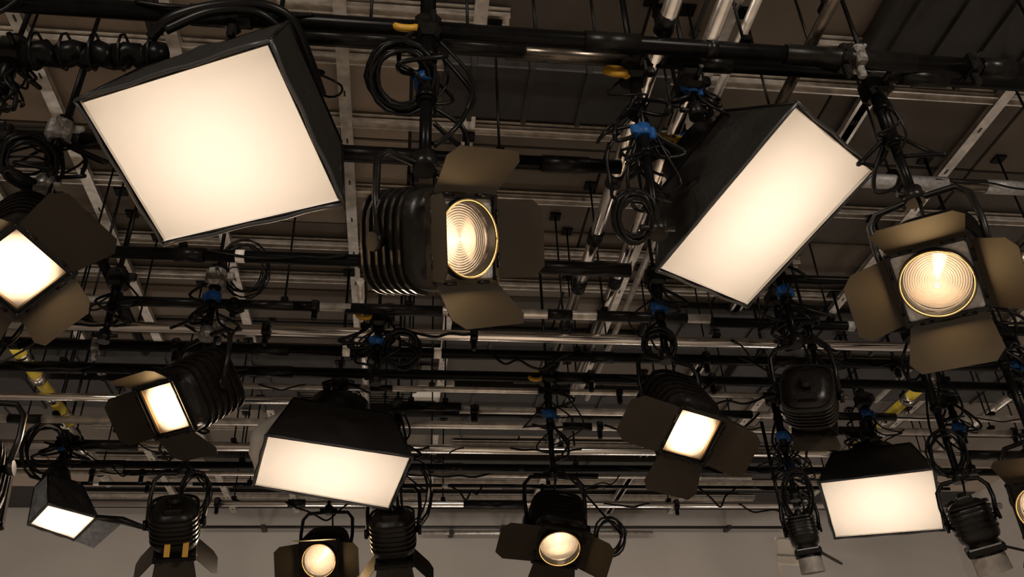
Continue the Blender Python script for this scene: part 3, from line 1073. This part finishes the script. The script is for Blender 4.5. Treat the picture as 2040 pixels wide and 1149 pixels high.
# ------------------------------------------------------------------ coils of cable and loose cables
def hang_cluster(u, v0, v1, label, z=ZG, blue=True, yellow=False, cables=7, spread=0.2, r=0.024):
    """a bare pole of the grid with cables and clamps, no lamp on it"""
    c = at_z(u, v0, z)
    d = ray(u, v1)
    s = math.hypot(c.x, c.y) / math.hypot(d.x, d.y)
    zb = CAM.z + d.z * s
    pole((c.x, c.y, zb), label, r=r, blue=blue, yellow=yellow, cables=cables, spread=spread)
hang_cluster(1262, 150, 470, 'black pole thick with cables at the left end of the tilted softbox', cables=14, yellow=True, r=0.026)
hang_cluster(1375, 170, 230, 'cable covered black pole behind the upper left of the tilted softbox', cables=8, spread=0.12)
hang_cluster(1545, 600, 690, 'short black pole with cables below the bottom corner of the tilted softbox', cables=7, blue=False)
hang_cluster(1605, 640, 760, 'black pole with cables crossing the long bright pipe at right', cables=7, blue=False)
hang_cluster(2000, 680, 830, 'black pole with blue clamp and yellow hook at the right edge', cables=8, yellow=True)
hang_cluster(755, 640, 760, 'black pole with blue clamps above the wide softbox', cables=9, yellow=True)
hang_cluster(235, 560, 680, 'black pole with cables crossing the long bright pipe at left', cables=5, blue=False)
hang_cluster(1890, 800, 950, 'black pole with blue clamp right of the far softbox', cables=8)
hang_cluster(1560, 880, 1010, 'black pole with blue clamp left of the far softbox', cables=9)
hang_cluster(25, 110, 270, 'black pole with cables at the upper left edge', cables=8, blue=False, r=0.03, spread=0.12)
hang_cluster(1720, 800, 880, 'short black pole above the top of the far right softbox', cables=7)


def coil(u, v, d, r, turns, label, flat=1.0, rc=0.009, cat='cable coil'):
    c = at_d(u, v, d)
    # hang it on the nearest pole: same distance from the viewer, a lead up to the pole
    def off(p):
        q = V((p[0], p[1], min(max(c.z, p[2]), p[3])))
        a, b = (q - CAM), (c - CAM)
        return (a.normalized() - b.normalized()).length
    p = min(POLES, key=off)
    k = ((p[0] - CAM.x) ** 2 + (p[1] - CAM.y) ** 2) ** 0.5 / ((c.x - CAM.x) ** 2 + (c.y - CAM.y) ** 2) ** 0.5
    c = CAM + (c - CAM) * k
    d *= k
    c.y -= 0.03
    r *= k
    X, Y, Z = imgvec(c, 1, 0, 0), imgvec(c, 0, 1, 0), imgvec(c, 0.25, -0.2, 0.9).normalized()
    zt = min(p[3] - 0.1, max(p[2] + 0.1, c.z + r))
    pts = [V((p[0], p[1], zt)), V((p[0], p[1] - 0.05, zt - 0.02)), V((p[0] * 0.5 + c.x * 0.5, c.y, zt * 0.5 + (c.z + r) * 0.5))]
    n = turns * 18
    for k in range(n + 1):
        a = 2 * math.pi * k / 18
        rr = r * (1 + 0.16 * math.sin(k * 0.23 + turns) + random.uniform(-0.04, 0.04))
        pts.append(c + X * math.cos(a) * rr + Y * math.sin(a) * rr * flat + Z * (0.025 * math.sin(k * 0.31)))
    mb = MB()
    mb.tube(pts, rc, 6)
    o = mb.build('cable_coil', M_CABLE)
    return tag(o, label, cat)
coil(800, 165, 3.3, 0.11, 9, 'large ring of black cable hanging at the middle lamp pole', rc=0.010)
coil(490, 540, 4.4, 0.10, 7, 'tangled coil of thin black cable below the largest softbox', 1.2, rc=0.005)
coil(800, 700, 4.9, 0.09, 6, 'coil of black cable beside the blue clamps in the middle', 1.1)
coil(825, 985, 6.2, 0.11, 5, 'coil of thin cable hanging from the right end of the wide softbox', 1.8, rc=0.006)
coil(1260, 440, 4.0, 0.08, 10, 'bundle of black cable at the left end of the tilted softbox', 1.3)
coil(1212, 1070, 5.9, 0.09, 4, 'loose cable loop beside the bottom middle lamp', 1.2, rc=0.007)
coil(60, 330, 4.0, 0.09, 9, 'heavy coil of black cable above the lamp at the left edge', 1.0)
coil(390, 985, 6.5, 0.09, 6, 'coil of cable above the unlit lamp at bottom left', 1.5, rc=0.006)
coil(1585, 990, 6.4, 0.09, 6, 'coil of cable left of the far right softbox', 1.8, rc=0.007)
coil(1310, 690, 4.9, 0.08, 6, 'coil of cable above the square windowed lamp at right', 1.0)
coil(95, 900, 6.4, 0.12, 8, 'coil of cable above the smallest softbox', 1.4, rc=0.008)
coil(1880, 905, 6.2, 0.10, 6, 'coil of cable at the right end of the far softbox', 1.3, rc=0.007)

# thick cable and rolled cloth at the upper left
mb = MB()
mb.tube(spline([at_d(u, v, d) for u, v, d in ((300, 75, 3.75), (345, 35, 3.72), (430, 12, 3.7), (520, 10, 3.7), (580, 40, 3.72), (612, 110, 3.75), (640, 190, 3.8))], 8), 0.022, 12)
mb.tube(spline([at_d(u, v, d) for u, v, d in ((330, 60, 3.7), (420, 24, 3.68), (510, 25, 3.68), (560, 60, 3.7))], 8), 0.018, 12)
tag(mb.build('thick_cable', M_CABLE), 'thick black cable arching over the top of the largest softbox', 'cable')
a, b = at_z(40, 108, 4.42), at_z(330, 112, 4.42)
t = thing('rolled_cloth', 'black rolled cloth tied along the topmost pipe at the upper left', 'cloth', a)
mb = MB()
n = 24
mb.tube([a.lerp(b, k / n) + V((0, 0.015 * math.sin(k * 1.3), 0.012 * math.sin(k * 2.1))) for k in range(n + 1)], [0.05 + 0.005 * math.sin(k * 0.9) for k in range(n + 1)], 14)
mb.build('cloth_roll', M_PIPEBLK, t)
for k in range(5):
    p = a.lerp(b, (k + 0.5) / 5)
    mb = MB()
    mb.tube([p + V((0, 0.07 * math.cos(q * 0.7), 0.02 + 0.08 * math.sin(q * 0.7))) for q in range(10)], 0.006, 6)
    mb.build('tie', M_CABLE, t)

# white ballast box near the back wall
c = at_d(1570, 1098, 7.2)
t = thing('ballast_box', 'pale grey box hanging left of the far right softbox near the back wall', 'box', c)
mb = MB()
A3 = (imgvec(c, 1, -0.05, 0.1), imgvec(c, 0.05, 1, 0), imgvec(c, 0, 0, 1))
mb.box(c, A3, (0.17, 0.20, 0.14), 0.015)
mb.build('box_body', M_WHITE, t)
mb = MB()
mb.box(c - A3[1] * 0.03 + A3[2] * 0.072, A3, (0.16, 0.012, 0.006))
mb.build('lip', M_PLATE, t)
mb = MB()
mb.tube(cable_path(c - A3[0] * 0.09 + A3[1] * 0.1, c - A3[0] * 0.02 - A3[1] * 0.26, 0.02, 0.02), 0.012, 8)
mb.build('cable', M_WHITE, t)
mb = MB()
mb.tube([c + A3[1] * 0.09, V((c.x, c.y, ZG))], 0.015, 8)
mb.build('hanging_rod', M_BLACK, t)
